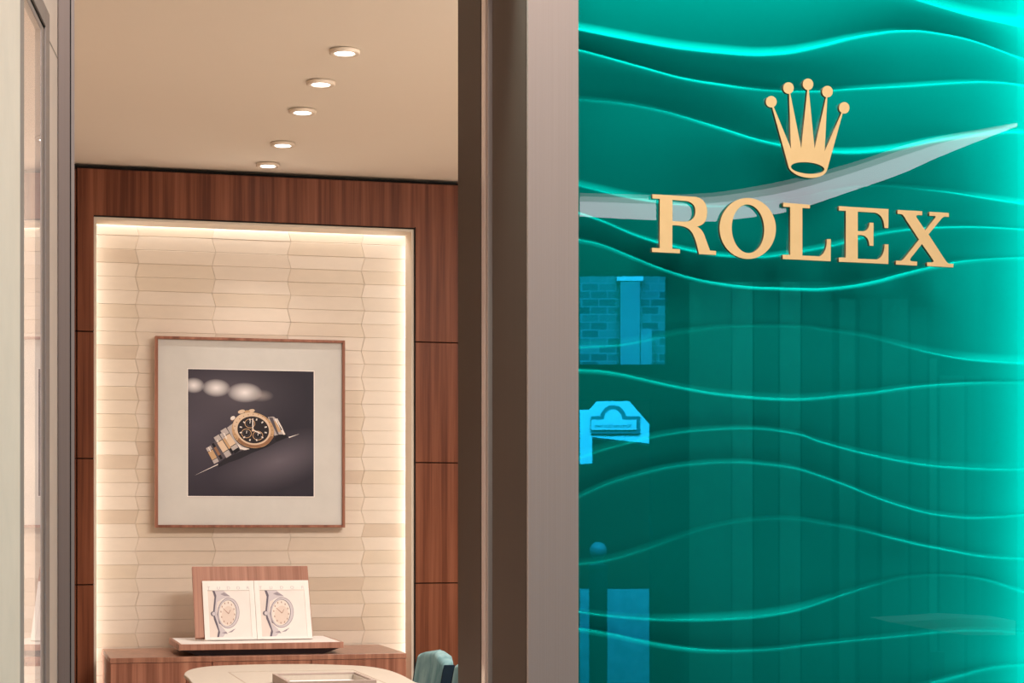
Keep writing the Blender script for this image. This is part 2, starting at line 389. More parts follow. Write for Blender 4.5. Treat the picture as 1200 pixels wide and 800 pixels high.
# ================================================================== GREEN WINDOW
PD = .10        # mean distance from the glass to the wave panel
waves = [
 ([(640,-80),(800,-70),(900,-50),(1000,-22),(1069,0),(1105,11),(1142,21),(1200,32.5),(1260,42),(1330,50)], [(678,12),(1060,15),(1140,13),(1200,10)]),
 ([(640,30),(678,37),(755,52),(805,60),(870,66),(900,66),(930,63),(965,55),(1000,46),(1040,39),(1065,37.5),(1090,39),(1140,49),(1200,71),(1260,93),(1330,110)], [(678,17),(900,17),(1000,12),(1065,10),(1120,10),(1200,9)]),
 ([(640,53),(678,61),(705,68),(755,82),(800,94),(850,102),(900,107),(950,108),(1000,105),(1060,102),(1120,98),(1160,97),(1200,101),(1260,116),(1330,135)], [(678,17),(840,16),(910,9),(1000,5),(1200,7)]),
 ([(640,115),(678,117),(730,122),(780,132),(840,151),(880,164),(918,173),(960,179),(1000,181),(1045,177),(1090,168),(1135,161),(1166,157),(1200,156),(1260,160),(1330,172)], [(678,6),(780,10),(840,15),(930,17),(1000,16),(1100,15),(1150,8),(1200,7)]),
 ([(640,208),(678,218),(760,236),(850,242),(930,233),(975,224),(1019,219),(1056,220),(1112,226),(1148,232),(1200,240),(1260,246),(1330,250)], [(678,4),(950,4),(1020,6),(1200,8)]),
 ([(640,244),(678,252),(710,263),(740,276),(774,287),(831,299.5),(880,302),(909,301),(976,289),(1027,276),(1077,269),(1140,267),(1200,270),(1260,276),(1330,285)], [(678,15),(800,14),(870,9),(1000,8),(1200,8)]),
 ([(640,277),(678,283),(705,289),(740,303),(775,317),(810,328),(845,335),(880,339),(940,341),(962,341),(995,338),(1027,332),(1060,323),(1092,315),(1125,308),(1157,304.5),(1200,303),(1260,304),(1330,310)], [(678,16),(1000,18),(1092,13),(1150,6),(1200,7)]),
 ([(640,411),(678,408.5),(722,406),(757,400),(792,392),(827,387),(862,384),(940,384),(969,388),(1011,394),(1060,406.5),(1099,416),(1141,423),(1200,427),(1260,428),(1330,425)], [(678,9),(740,9),(800,7),(940,6),(1050,6),(1200,9)]),
 ([(640,436),(678,436),(705,437.5),(733,442),(775,451.5),(810,458.5),(845,464),(887,468),(935,469.5),(979,466),(1027,461),(1060,456),(1099,452),(1141,449.5),(1200,448),(1260,449),(1330,455)], [(678,16),(900,14),(1000,11),(1080,8),(1200,7)]),
 ([(640,550),(678,538),(705,528.5),(740,519),(775,511),(810,506),(852,503),(887,503),(915,506),(940,511),(962,519),(1011,532),(1060,542),(1099,547.5),(1157,551),(1200,551),(1260,548),(1330,540)], [(678,11),(850,13),(950,12),(1050,8),(1200,8)]),
 ([(640,603),(678,583),(712,567.6),(751,555.6),(790,547),(832,542.6),(865,542),(897,544.5),(930,549),(962.5,559),(995,571),(1027,584),(1060,595),(1092,603),(1131,607.6),(1157,607.6),(1200,604),(1260,594),(1330,580)], [(678,10),(850,11),(960,11),(1090,8),(1200,9)]),
 ([(640,666),(678,662),(712,657.6),(751,646.6),(790,632.6),(832,619.6),(871,612),(910,609),(940,610),(962.5,614),(1005,621),(1044,631),(1076,639),(1112,646),(1151,653),(1200,656),(1260,657),(1330,655)], [(678,7),(760,5),(850,3),(940,4),(1000,6),(1060,10),(1110,10),(1200,10)]),
 ([(640,712),(678,718),(719,723.5),(764,727),(810,728),(858,726.5),(897,723),(935,716),(962.5,707),(995,696),(1027,686),(1060,678),(1092,675),(1125,676),(1157,681),(1200,695),(1260,715),(1330,735)], [(678,9),(800,9),(900,8),(1000,5),(1100,4),(1200,10)]),
 ([(640,734),(678,739),(712,744.7),(751,753),(790,760),(826,763.5),(865,763.5),(910,761),(935,758),(995,752),(1060,746),(1130,740),(1200,742),(1260,750),(1330,765)], [(678,16),(800,15),(880,8),(1000,4),(1200,7)]),
 ([(640,845),(678,850),(800,860),(900,850),(990,832),(1050,815),(1105,799),(1131,792),(1157,785),(1200,780),(1260,778),(1330,780)], [(678,10),(1100,13),(1200,10)]),
]
for kk in range(8):
    y = 905 + kk * 52
    waves.append(([(x, y + 15 * math.sin(x / 95 + kk * 1.3)) for x in range(640, 1331, 46)], [(678, 12), (1200, 10)]))
top = [([(x, -128 - 44 * kk + 14 * math.sin(x / 105 + kk * 1.7)) for x in range(640, 1331, 46)], [(678, 13), (1200, 9)]) for kk in (1, 0)]
waves = top + waves
def make_lines():
    out = []
    for pts, amp in waves:
        q = cat_rom([(*sz(PF(x, y, PD - .008)),) for x, y in pts], 10)
        a = [(sz(PF(x, 400, PD - .008))[0], v / 1000) for x, v in amp]
        out.append((q, a))
    return out
def lerp(tab, x):
    if x <= tab[0][0]: return tab[0][1]
    for (x0, y0), (x1, y1) in zip(tab[:-1], tab[1:]):
        if x <= x1: return y0 + (y1 - y0) * (x - x0) / (x1 - x0)
    return tab[-1][1]
s0 = sz(PF(655, 400, PD))[0]; s1 = sz(PF(1290, 400, PD))[0]
lines = make_lines(); NC = 330; ZT, ZBm = 2.72, .04
wv = MB(); ncol = None
US = [0, .03, .08, .15, .25, .36, .48, .6, .72, .83, .92, 1.0]
for c in range(NC + 1):
    s = s0 + (s1 - s0) * c / NC
    z = [lerp(q, s) for q, a in lines]; A = [lerp(a, s) for q, a in lines]
    for i in range(1, len(z)): z[i] = min(z[i], z[i - 1] - .014)
    col = []
    tops = [(ZT, .012)] + list(zip(z, A)) + [(ZBm, .012)]
    for i in range(len(tops) - 1):
        (za, aa), (zb, ab) = tops[i], tops[i + 1]
        gap = za - zb
        ch = min(.0085, .002 + ab * .42, .3 * gap)        # height of the chamfer into the next ridge
        if i == len(tops) - 2: ch = 0
        lo = zb + ch
        for u in US:
            zz = za + (lo - za) * u
            d = aa * (1 - u ** 1.7)
            col.append((zz, d))
        if ch:
            for w in (.35, .7): 
                e = math.sin(w * math.pi / 2)
                col.append((lo - ch * (1 - math.cos(w * math.pi / 2)) - 0, ab * e * .96))
    if ncol is None: ncol = len(col)
    for zz, d in col: wv.v.append(FS(s, PD - d, zz))
for c in range(NC):
    for r_ in range(ncol - 1):
        a = c * ncol + r_; wv.f.append((a, a + ncol, a + ncol + 1, a + 1)); wv.m.append(0)
pn = thing('wave_wall_panel', 'emerald green wall panel carved in flowing horizontal waves behind the window glass', 'panel', FS((s0 + s1) / 2, PD, 0))
wv.build('wave_relief', M['green'], pn, smooth=True, recalc=False)
MB().fbox(s0, s1, PD + .002, PD + .03, .0, ZT + .05).build('backing_board', M['plinth'], pn)
# casing of the window
b = MB().fbox(s0 + .02, s1 + .1, 0, PD + .03, ZT + .055, ZT + .12).fbox(s1 + .005, s1 + .1, 0.02, PD + .03, 0, ZT + .05)
struct(b.build('trim_2', M['bronze_d']))
# glass pane
sg0 = .003; sg1 = sz(PF(1192, 400, 0))[0]
gp = setting('window_2', FS(0, 0, 0))
MB().fbox(sg0, sg1, 0, .0005, .02, ZT).build('window_pane', M['glass'], gp)

# ------------------------------------------------------------------ gold letters and crown on the glass
def sign(name, outer, holes, label, cat, group):
    """outline in photo pixels, laid on the glass and cut from 8 mm plate"""
    cu = bpy.data.curves.new(name, 'CURVE'); cu.dimensions = '2D'; cu.fill_mode = 'BOTH'
    P = [sz(PF(x, y, -.010)) for x, y in outer]
    cx = sum(p[0] for p in P) / len(P); cz = min(p[1] for p in P)
    for ring in [outer] + holes:
        sp = cu.splines.new('POLY'); sp.points.add(len(ring) - 1); sp.use_cyclic_u = True
        for k, (x, y) in enumerate(ring):
            a, z = sz(PF(x, y, -.010)); sp.points[k].co = (a - cx, z - cz, 0, 1)
    cu.extrude = .004
    tmp = bpy.data.objects.new('tmp', cu); COL.objects.link(tmp)
    dg = bpy.context.evaluated_depsgraph_get(); me = bpy.data.meshes.new_from_object(tmp.evaluated_get(dg))
    bpy.data.objects.remove(tmp); bpy.data.curves.remove(cu)
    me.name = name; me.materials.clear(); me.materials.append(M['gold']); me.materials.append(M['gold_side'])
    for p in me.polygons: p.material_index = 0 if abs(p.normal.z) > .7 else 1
    o = bpy.data.objects.new(name, me); COL.objects.link(o)
    m = Matrix((UD, Vector((0, 0, 1)), -ND)).transposed().to_4x4(); m.translation = FS(cx, -.006, cz); o.matrix_world = m
    return tag(o, label, cat, group)
def zp(pts, ox, oy, k): return [(ox + x / k, oy + y / k) for x, y in pts]
def Q(p0, p1, p2, n=7): return [tuple((1 - t) ** 2 * a + 2 * t * (1 - t) * b_ + t * t * c for a, b_, c in zip(p0, p1, p2)) for t in [i / n for i in range(n + 1)]]
LG = 'gold letters of the sign'
k = 8.889
Ro = [(40,66),(480,93)] + Q((500,95),(608,120),(612,250)) + Q((610,270),(606,385),(505,403)) + Q((520,412),(568,440),(592,520)) + [(640,652),(704,658),(703,700),(526,690)] + Q((524,690),(490,500),(440,450),9)[1:] + Q((438,446),(390,388),(248,390),9) + [(248,634),(328,640),(327,682),(36,668),(37,624),(117,628),(117,116),(40,110)]
Ri = [(250,126),(380,137)] + Q((400,139),(486,158),(488,238)) + Q((488,260),(478,348),(380,352)) + [(250,346)]
sign('sign_letter', zp(Ro, 760, 220, k), [zp(Ri, 760, 220, k)], 'gold serif capital R, first letter of the word on the green window', 'letter', LG)
sign('sign_letter', zp(ell(363, 426, 330, 358, -4, 64), 840, 225, 10), [zp(ell(366, 430, 190, 284, -3, 56), 840, 225, 10)], 'gold serif capital O, the oval letter second in the word', 'letter', LG)
Lo = [(78,72),(392,98),(391,140),(303,136),(303,692),(500,702)] + Q((505,702),(590,660),(590,500)) + [(637,502),(635,760),(72,734),(72,682),(160,686),(160,126),(78,121)]
sign('sign_letter', zp(Lo, 910, 230, 10), [], 'gold serif capital L in the middle of the word on the green window', 'letter', LG)
Eo = [(80,64),(663,99),(660,322),(618,320)] + Q((615,318),(606,160),(500,141)) + [(302,128),(302,356),(352,358)] + Q((355,358),(432,362),(440,258)) + [(487,260),(486,530),(440,527)] + Q((438,525),(430,408),(340,404)) + [(302,402),(302,680),(525,688)] + Q((530,688),(612,660),(617,510)) + [(662,512),(660,742),(80,716),(80,666),(162,666),(162,120),(80,115)]
sign('sign_letter', zp(Eo, 975, 235, 10), [], 'gold serif capital E, fourth letter between the L and the X', 'letter', LG)
Xo = [(118,58),(408,74),(407,122),(372,120)] + Q((365,120),(318,118),(350,160),5) + [(443,298),(555,155)] + Q((560,148),(575,128),(540,130),5) + [(490,126),(491,80),(720,94),(720,140),(680,138)] + Q((676,138),(650,140),(625,172),5) + [(482,345),(680,650)] + Q((685,655),(705,690),(740,688),5) + [(775,690),(772,733),(463,716),(464,672),(505,672)] + Q((510,672),(555,672),(535,645),5) + [(405,458),(275,620)] + Q((270,628),(255,658),(295,660),5) + [(349,664),(347,712),(98,698),(100,652),(140,654)] + Q((145,654),(170,656),(195,626),5) + [(370,405),(215,170)] + Q((205,150),(180,108),(150,106),5) + [(118,104)]
sign('sign_letter', zp(Xo, 1040, 240, 10), [], 'gold serif capital X, last letter of the word on the green window', 'letter', LG)
# crown: five points, each ending in a ball
balls = [(147,210,39,42), (271,111,38,42), (412,84,38,42), (552,137,39,42), (673,254,38,42)]
def ballarc(b_, pa, pb):
    cx, cy, rx, ry = b_
    a0 = math.degrees(math.atan2((pa[1] - cy) / ry, (pa[0] - cx) / rx)); a1 = math.degrees(math.atan2((pb[1] - cy) / ry, (pb[0] - cx) / rx))
    while a1 < a0: a1 += 360
    return ell(cx, cy, rx, ry, 0, 26, a0, a1)
Co = [(268,665)] + ballarc(balls[0], (154,253), (166,249)) + [(289,549)] + ballarc(balls[1], (275,155), (285,153)) + [(363,546)] + ballarc(balls[2], (406,127), (418,127)) + [(459,548)] + ballarc(balls[3], (541,178), (551,180)) + [(532,566)] + ballarc(balls[4], (652,291), (662,295)) + [(553,690)]
Co += Q((552,692),(540,755),(435,760), 9)[1:] + Q((433,760),(320,755),(275,690), 9)[1:]
sign('crown_emblem', zp(Co, 880, 85, 6.154), [zp(ell(409, 688, 121, 41, 5, 40), 880, 85, 6.154)], 'gold five-pointed crown with ball tips on the green window above the letters', 'emblem', None)

# ================================================================== INTERIOR THINGS
# ceiling downlights
DL = [(404, 62.5), (376, 99), (354.5, 132), (331.5, 170.5), (314, 194.5)]
where = ['nearest the top of the picture', 'second from the top of the row', 'in the middle of the row', 'second nearest the walnut wall', 'nearest the walnut wall']
for i, (px, py) in enumerate(DL):
    p = PZ(px, py, ZC)
    t = thing('recessed_downlight', 'round recessed ceiling downlight, %s' % where[i], 'ceiling light', (p.x, p.y, ZC), 'downlights in the shop ceiling')
    MB().lathe([(.034, .008), (.034, -.002), (.046, -.0045), (.052, -.002), (.052, .009)], p * 1, 40).map(lambda v: Vector((v.x, v.y, v.z - p.z + ZC))).build('trim_ring', M['ring'], t, smooth=True)
    MB().lathe([(.001, -.001), (.033, -.001), (.033, .006), (.001, .006)], (p.x, p.y, ZC), 40).build('lens', M['led'], t)
    l = bpy.data.lights.new('downlight_beam', 'SPOT'); l.energy = 20; l.color = WARM; l.spot_size = R(95); l.spot_blend = .9; l.shadow_soft_size = .03
    o = bpy.data.objects.new('downlight_beam', l); COL.objects.link(o); o.location = (p.x, p.y, ZC - .02)

# sideboard
YS = 8.28
sx0 = PY(129, 770, YS).x; sx1 = PY(476.5, 765, YS).x; szt = (PY(129, 771, YS).z + PY(476, 765, YS).z) / 2
sb = thing('sideboard', 'low walnut sideboard along the foot of the tiled niche', 'sideboard', ((sx0 + sx1) / 2, (YS + YN) / 2, 0))
YB = YN - .004
MB().box(sx0, sx1, YS, YB, szt - .022, szt).build('top', M['walnut_t'], sb, .0015)
MB().box(sx0 + .002, sx1 - .002, YS + .024, YB, .08, szt - .022).build('carcass', M['walnut_l'], sb, .001)
MB().box(sx0 + .03, sx1 - .03, YS + .05, YB, 0, .08).build('plinth', M['plinth'], sb)
dj = [sx0] + [PY(x, 775, YS).x for x in (249, 365)] + [sx1]
for a, b_ in zip(dj[:-1], dj[1:]):
    MB().box(a + .0018, b_ - .0018, YS + .003, YS + .023, .085, szt - .0235).build('door', M['walnut_l'], sb, .001)
# display tray
ty0 = 8.31
def zat(px, py, Y): return PY(px, py, Y).z
trz = (zat(209.6, 755.4, ty0) + zat(402.7, 751.4, ty0)) / 2
tx0 = PY(209.6, 755, ty0).x; tx1 = PY(402.7, 751, ty0).x; ty1 = PZ(203, 745.5, trz).y; ty1 = min(ty1, 8.80)
tr = thing('display_tray', 'shallow walnut tray with pale lining on a dark base, standing on the sideboard', 'tray', ((tx0 + tx1) / 2, (ty0 + ty1) / 2, szt))
trb = szt + .001
rim = .026
b = MB(); b.hexa([(tx0 + .08, ty0 + .03, trb), (tx1 - .08, ty0 + .03, trb), (tx1 - .07, ty1 - .05, trb), (tx0 + .07, ty1 - .05, trb), (tx0 + .015, ty0 + .008, trz - rim), (tx1 - .015, ty0 + .008, trz - rim), (tx1 - .015, ty1 - .008, trz - rim), (tx0 + .015, ty1 - .008, trz - rim)])
b.build('base', M['plinth'], tr)
b = MB().box(tx0, tx1, ty0, ty0 + .012, trz - rim, trz).box(tx0, tx1, ty1 - .012, ty1, trz - rim, trz).box(tx0, tx0 + .012, ty0 + .012, ty1 - .012, trz - rim, trz).box(tx1 - .012, tx1, ty0 + .012, ty1 - .012, trz - rim, trz)
b.box(tx0 + .012, tx1 - .012, ty0 + .012, ty1 - .012, trz - rim, trz - rim + .006)
b.build('rim', M['walnut_p'], tr, .001)
lz = trz + .0005
MB().box(tx0 + .0125, tx1 - .0125, ty0 + .0125, ty1 - .0125, trz - rim + .0065, lz).build('lining', M['white'], tr, .001)

# wooden display board and the two watch cards leaning on it
def slab_from(px4, p_bot, p_top, thick):
    """four pixel corners on the tilted plane through two points of the lean"""
    pass
cbY, ctY = 8.50, 8.63
cb = PY(300, 749.5, cbY); cb.z = lz + .0065
zc_top = PY(297, 680, ctY).z
lean = Vector((0, ctY - cbY, zc_top - cb.z)).normalized(); cn = lean.cross(Vector((1, 0, 0))).normalized()   # points to the wall
def PC(px, py, off=0.0): return PP(px, py, cb + cn * off, cn)
def loc_c(px, py):
    p = PC(px, py) - cb; return p.x, p.dot(lean)
HC = (zc_top - cb.z) / lean.z
def card_pt(u, h, off): return cb + Vector((u, 0, 0)) + lean * h + cn * off
ch_ = HC
def cprism(mb, pts, off0, off1, mi=0):
    return mb.prism([card_pt(u, h, off0) for u, h in pts], cn * (off1 - off0), mi)
# card colours
CI = {n: mat('card_' + n, c, .6, spec=.2) for n, c in (('ground', (.76, .67, .62)), ('ground_pale', (.82, .77, .74)), ('steel', (.33, .29, .33)), ('steel_dark', (.14, .12, .155)), ('steel_pale', (.60, .55, .58)), ('dial', (.72, .60, .53)), ('dial_pale', (.78, .70, .64)), ('mark', (.42, .27, .22)), ('grey_text', (.55, .53, .55)))}
CIL = ['ground', 'ground_pale', 'steel', 'steel_dark', 'steel_pale', 'dial', 'dial_pale', 'mark', 'grey_text']
CIM = [CI[n] for n in CIL]
def text_poly(txt, size):
    cu = bpy.data.curves.new('t', 'FONT'); cu.body = txt; cu.size = size; cu.align_x = 'CENTER'; cu.space_character = 1.0
    tmp = bpy.data.objects.new('t', cu); COL.objects.link(tmp)
    dg = bpy.context.evaluated_depsgraph_get(); me = bpy.data.meshes.new_from_object(tmp.evaluated_get(dg))
    vs = [(v.co.x, v.co.y) for v in me.vertices]; fs = [tuple(p.vertices) for p in me.polygons]
    bpy.data.objects.remove(tmp); bpy.data.curves.remove(cu); bpy.data.meshes.remove(me)
    return vs, fs
def watch_card(u0, u1, label):
    t = thing('watch_card', label, 'card', tuple(card_pt((u0 + u1) / 2, 0, 0)), 'white watch cards on the display tray')
    h = ch_; w = u1 - u0; bw = .022; top_b = .047; bot = .012; g_ = .0006
    fr = MB()
    cprism(fr, [(u0 + g_, 0), (u1 - g_, 0), (u1 - g_, h), (u0 + g_, h)], .004, .010)
    for q in ([(u0 + g_, 0), (u0 + bw, 0), (u0 + bw, h), (u0 + g_, h)], [(u1 - bw, 0), (u1 - g_, 0), (u1 - g_, h), (u1 - bw, h)], [(u0 + bw, 0), (u1 - bw, 0), (u1 - bw, bot), (u0 + bw, bot)], [(u0 + bw, h - top_b), (u1 - bw, h - top_b), (u1 - bw, h), (u0 + bw, h)]):
        cprism(fr, q, .0, .004)
    frm = fr.build('card_frame', M['white'], t, .0006)
    # printed picture, coordinates of a 778 x 800 sketch of the card
    px0, px1, pz0, pz1 = 128, 695, 100, 750
    iu0, iu1, iz0, iz1 = u0 + bw, u1 - bw, bot, h - top_b
    def mp(x, y): return (iu0 + (x - px0) / (px1 - px0) * (iu1 - iu0), iz1 - (y - pz0) / (pz1 - pz0) * (iz1 - iz0))
    pm = MB()
    def lay(pts, mi, L): pm.add([card_pt(*mp(*p), .0034 - L * .00022) for p in pts], [tuple(range(len(pts)))], mi)
    lay([(px0, pz0), (px1, pz0), (px1, pz1), (px0, pz1)], 0, 0)
    lay([(300, pz0), (px1, pz0), (px1, pz1), (300, pz1)], 1, 1)
    lay([(195,100),(345,100),(440,190),(330,215),(250,260),(235,420),(260,570),(330,640),(350,690),(300,750),(225,750),(250,650),(200,480),(190,400),(225,180)], 4, 2)
    lay([(195,100),(225,105),(245,170),(225,300),(205,430),(240,560),(268,680),(250,750),(225,750),(245,660),(195,500),(188,400),(218,190)], 3, 3)
    lay([(262,330),(240,430),(262,560),(340,605),(370,600),(300,500),(270,400)], 3, 3)
    lay(ell(395, 415, 148, 215, 8, 40), 2, 4); lay(ell(398, 415, 139, 205, 8, 40), 4, 5)
    lay(ell(388, 415, 118, 184, 8, 40), 3, 6); lay(ell(384, 417, 114, 180, 8, 40), 6, 7)
    lay(ell(390, 450, 88, 130, 8, 30), 5, 8)
    lay(ell(190, 425, 34, 34, 0, 20), 3, 8); lay(ell(198, 425, 24, 27, 0, 20), 4, 9)
    for q in ([(300,150),(350,125),(430,180),(350,175)], [(290,690),(350,670),(370,705),(330,700)], [(370,690),(440,650),(480,630),(430,680)]): lay(q, 2, 4)
    for k_ in range(12):
        a = R(30 * k_ + 8); cx, cy = 386 + 92 * math.sin(a), 417 - 146 * math.cos(a); lay(ell(cx, cy, 7, 15, 0, 8), 7, 9)
    lay([(392,425),(420,372),(430,368),(400,430)], 7, 10); lay([(400,420),(330,350),(322,352),(392,432)], 7, 10)
    pm.build('printed_picture', CIM, t, recalc=False)
    L_ = 'TUDOR'
    for k_, chx in enumerate(L_):
        vs, fs = text_poly(chx, .021); cu = iu0 + (iu1 - iu0) * (.03 + .235 * k_)
        tx = MB(); tx.add([card_pt(cu + x, h - top_b + .004 + y, -.0004) for x, y in vs], fs, 0)
        tx.build('printed_letter', CI['grey_text'], frm, recalc=False)
ua = loc_c(238.5, 716)[0]; um = loc_c(299.5, 716)[0]; ub = loc_c(364, 716)[0]
watch_card(ua, um, 'white framed watch picture card, the left one on the tray')
watch_card(um, ub, 'white framed watch picture card, the right one on the tray')
bo = .0105
u0b, u1b = loc_c(227.5, 710)[0], loc_c(364.5, 710)[0]
hb = (PC(300, 665.5, bo + .02) - (cb + cn * (bo + .02))).dot(lean)
b = MB().box(u0b, u1b, bo, bo + .022, .016, hb)
dbd = b.build('display_board', M['walnut_p'], None, .001)
dbd.location = cb; dbd.rotation_euler = (-math.atan2(lean.y, lean.z), 0, 0)
tag(dbd, 'upright walnut board leaning behind the two watch cards on the tray', 'board')

# framed picture in the niche
yfr = YN - .062
fx0 = PY(182, 500, yfr).x; fx1 = PY(404.5, 500, yfr).x
fz1 = (zat(182, 393, yfr) + zat(404, 399, yfr)) / 2; fz0 = (zat(182, 617, yfr) + zat(404, 619, yfr)) / 2
fp = thing('framed_picture', 'large square watch photograph in a thin walnut frame on the tiled wall', 'picture', ((fx0 + fx1) / 2, YN - .01, fz0))
fw = .0125
b = MB().box(fx0, fx0 + fw, yfr, YN - .012, fz0, fz1).box(fx1 - fw, fx1, yfr, YN - .012, fz0, fz1).box(fx0 + fw, fx1 - fw, yfr, YN - .012, fz1 - fw, fz1).box(fx0 + fw, fx1 - fw, yfr, YN - .012, fz0, fz0 + fw)
b.box(fx0 + .05, fx1 - .05, YN - .012, YN - .0012, fz0 + .05, fz1 - .05)
b.build('frame', M['walnut_l'], fp, .0012)
ym = yfr + .016
MB().box(fx0 + fw, fx1 - fw, ym, ym + .01, fz0 + fw, fz1 - fw).build('mount', M['mat'], fp)
qx0, qx1 = PY(220.3, 500, ym).x, PY(367.6, 500, ym).x
qz1 = (zat(220, 432, ym) + zat(367, 435.5, ym)) / 2; qz0 = (zat(220, 581, ym) + zat(367, 581.5, ym)) / 2
# the print's dark ground: blurred lamps and a sheen, all printed
m = bpy.data.materials.new('print_ground'); m.use_nodes = True; nt = m.node_tree; bs = nt.nodes['Principled BSDF']; bs.inputs['Roughness'].default_value = .5; bs.inputs['Specular IOR Level'].default_value = .2
tc = nn(nt, 'ShaderNodeTexCoord')
def blob(u, v, su, sv, p=1.0, rot=0):
    mp = nn(nt, 'ShaderNodeMapping', vector_type='TEXTURE'); mp.inputs['Location'].default_value = (u, v, 0); mp.inputs['Rotation'].default_value = (0, 0, R(rot)); mp.inputs['Scale'].default_value = (su, sv, 1)
    gr = nn(nt, 'ShaderNodeTexGradient', gradient_type='SPHERICAL'); nt.links.new(tc.outputs['UV'], mp.inputs[0]); nt.links.new(mp.outputs[0], gr.inputs[0])
    pw = nn(nt, 'ShaderNodeMath', operation='POWER'); pw.inputs[1].default_value = p; nt.links.new(gr.outputs[1], pw.inputs[0]); return pw.outputs[0]
cur = None
def mixin(f, colr, k_):
    global cur
    mu = nn(nt, 'ShaderNodeMath', operation='MULTIPLY'); mu.inputs[1].default_value = k_; nt.links.new(f, mu.inputs[0])
    x = nn(nt, 'ShaderNodeMix', data_type='RGBA'); nt.links.new(mu.outputs[0], x.inputs[0]); x.inputs[7].default_value = (*colr, 1)
    if cur is None: x.inputs[6].default_value = (.025, .021, .032, 1)
    else: nt.links.new(cur, x.inputs[6])
    cur = x.outputs[2]
mixin(blob(.05, .55, .6, .7, 1.2), (.082, .070, .095), .9); mixin(blob(.72, .28, .55, .22, 1.2, 20), (.14, .12, .15), .9)
mixin(blob(.35, .8, .6, .35, 1.3), (.10, .085, .105), .8)
for u, v, a_, c_ in ((.045, .872, .085, .062), (.222, .855, .112, .072), (.447, .822, .14, .08)): mixin(blob(u, v, a_, c_, .85), (.86, .83, .84), 1.0)
mixin(blob(.57, .80, .11, .05, 1.0), (.45, .4, .39), .6)
nt.links.new(cur, bs.inputs['Base Color'])
PI_ = {n: mat('print_' + n, c, .5, spec=.2) for n, c in (('black', (.012, .010, .014)), ('steel', (.48, .43, .42)), ('steel_dark', (.10, .085, .10)), ('pale', (.80, .74, .70)), ('gold', (.56, .36, .20)), ('gold_pale', (.72, .55, .40)), ('gold_dark', (.30, .15, .08)), ('dial', (.022, .016, .02)), ('shadow', (.02, .017, .024)))}
PN = ['black', 'steel', 'steel_dark', 'pale', 'gold', 'gold_pale', 'gold_dark', 'dial', 'shadow']
PM = [m] + [PI_[n] for n in PN]; ix = {n: i + 1 for i, n in enumerate(PN)}
pb = MB()
yp = ym - .0012
pb.add([(qx0, yp, qz0), (qx1, yp, qz0), (qx1, yp, qz1), (qx0, yp, qz1)], [(0, 1, 2, 3)], 0)
def pl(pts, n, L):
    vs = []
    for x, y in pts:      # sketch coordinates: 8.89 per photo pixel from (225,470)
        p = PY(225 + x / 8.89, 470 + y / 8.89, yp); vs.append((p.x, yp - .00025 * L, p.z))
    pb.add(vs, [tuple(range(len(vs)))], ix[n])
def bar(x0, y0, x1, y1, w, n, L):
    d = Vector((x1 - x0, y1 - y0)).normalized(); q = Vector((-d.y, d.x)) * w / 2
    pl([(x0 + q.x, y0 + q.y), (x1 + q.x, y1 + q.y), (x1 - q.x, y1 - q.y), (x0 - q.x, y0 - q.y)], n, L)
# shelf edge, bright line
pl([(20,775),(270,652),(272,662)], 'pale', 1); bar(340, 625, 580, 530, 12, 'pale', 1); pl([(1005,372),(1120,340),(1012,382)], 'pale', 1); bar(825, 440, 872, 420, 14, 'pale', 1)
pl([(270,655),(340,600),(600,480),(860,360),(985,340),(1005,375),(880,425),(800,470),(620,540),(500,600),(380,640),(275,690)], 'shadow', 2)
# bracelet, lower left
def link(c, a, ln, w, cols, L):
    """one row of bracelet links: centre, direction across, total length, width"""
    d = Vector((math.cos(R(a)), math.sin(R(a)))); q = Vector((-d.y, d.x)); tot = sum(x for x, n in cols); s_ = -ln / 2
    for f, n in cols:
        e = s_ + ln * f / tot; c0, c1 = Vector(c) + d * s_, Vector(c) + d * e
        pl([tuple(c0 + q * w / 2), tuple(c1 + q * w / 2), tuple(c1 - q * w / 2), tuple(c0 - q * w / 2)], n, L); s_ = e
pl([(150,490),(300,360),(370,280),(420,230),(480,400),(600,490),(500,520),(420,545),(340,590),(260,645),(235,640)], 'steel_dark', 3)
link((212,558), 62, 185, 56, [(.9, 'steel'), (.12, 'black'), (2.1, 'gold'), (.12, 'black'), (.9, 'steel')], 4)
link((262,520), 60, 190, 26, [(1, 'black'), (2, 'gold_dark'), (1, 'black')], 4)
link((318,468), 58, 250, 62, [(1.1, 'steel'), (.12, 'black'), (2.1, 'gold_pale'), (.12, 'black'), (1.1, 'steel')], 5)
link((362,440), 58, 240, 24, [(1, 'steel'), (2, 'gold'), (1, 'black')], 5)
link((398,410), 58, 280, 66, [(1.1, 'steel'), (.12, 'black'), (2, 'gold_pale'), (.12, 'black'), (.7, 'steel'), (.6, 'black')], 6)
bar(170, 480, 195, 525, 10, 'pale', 7); bar(330, 330, 362, 392, 12, 'pale', 7); bar(272, 430, 262, 400, 10, 'pale', 7)
# case and lugs
pl([(365,275),(440,220),(470,380),(560,450),(600,500),(540,510),(480,470),(430,400)], 'steel', 6)
pl([(470,440),(520,480),(600,492),(560,508),(500,500)], 'pale', 7)
# bracelet at the right
pl([(790,165),(850,160),(900,200),(940,270),(970,345),(905,345),(860,360),(840,300)], 'steel', 3)
pl([(835,195),(880,215),(930,320),(890,320),(850,260)], 'gold', 4); pl([(855,185),(890,180),(972,345),(955,350)], 'pale', 5); pl([(880,178),(890,215),(940,300),(925,300)], 'black', 6); pl([(800,168),(840,170),(905,345),(885,345)], 'steel_dark', 5); pl([(905,345),(970,345),(985,375),(880,420),(860,390)], 'black', 4)
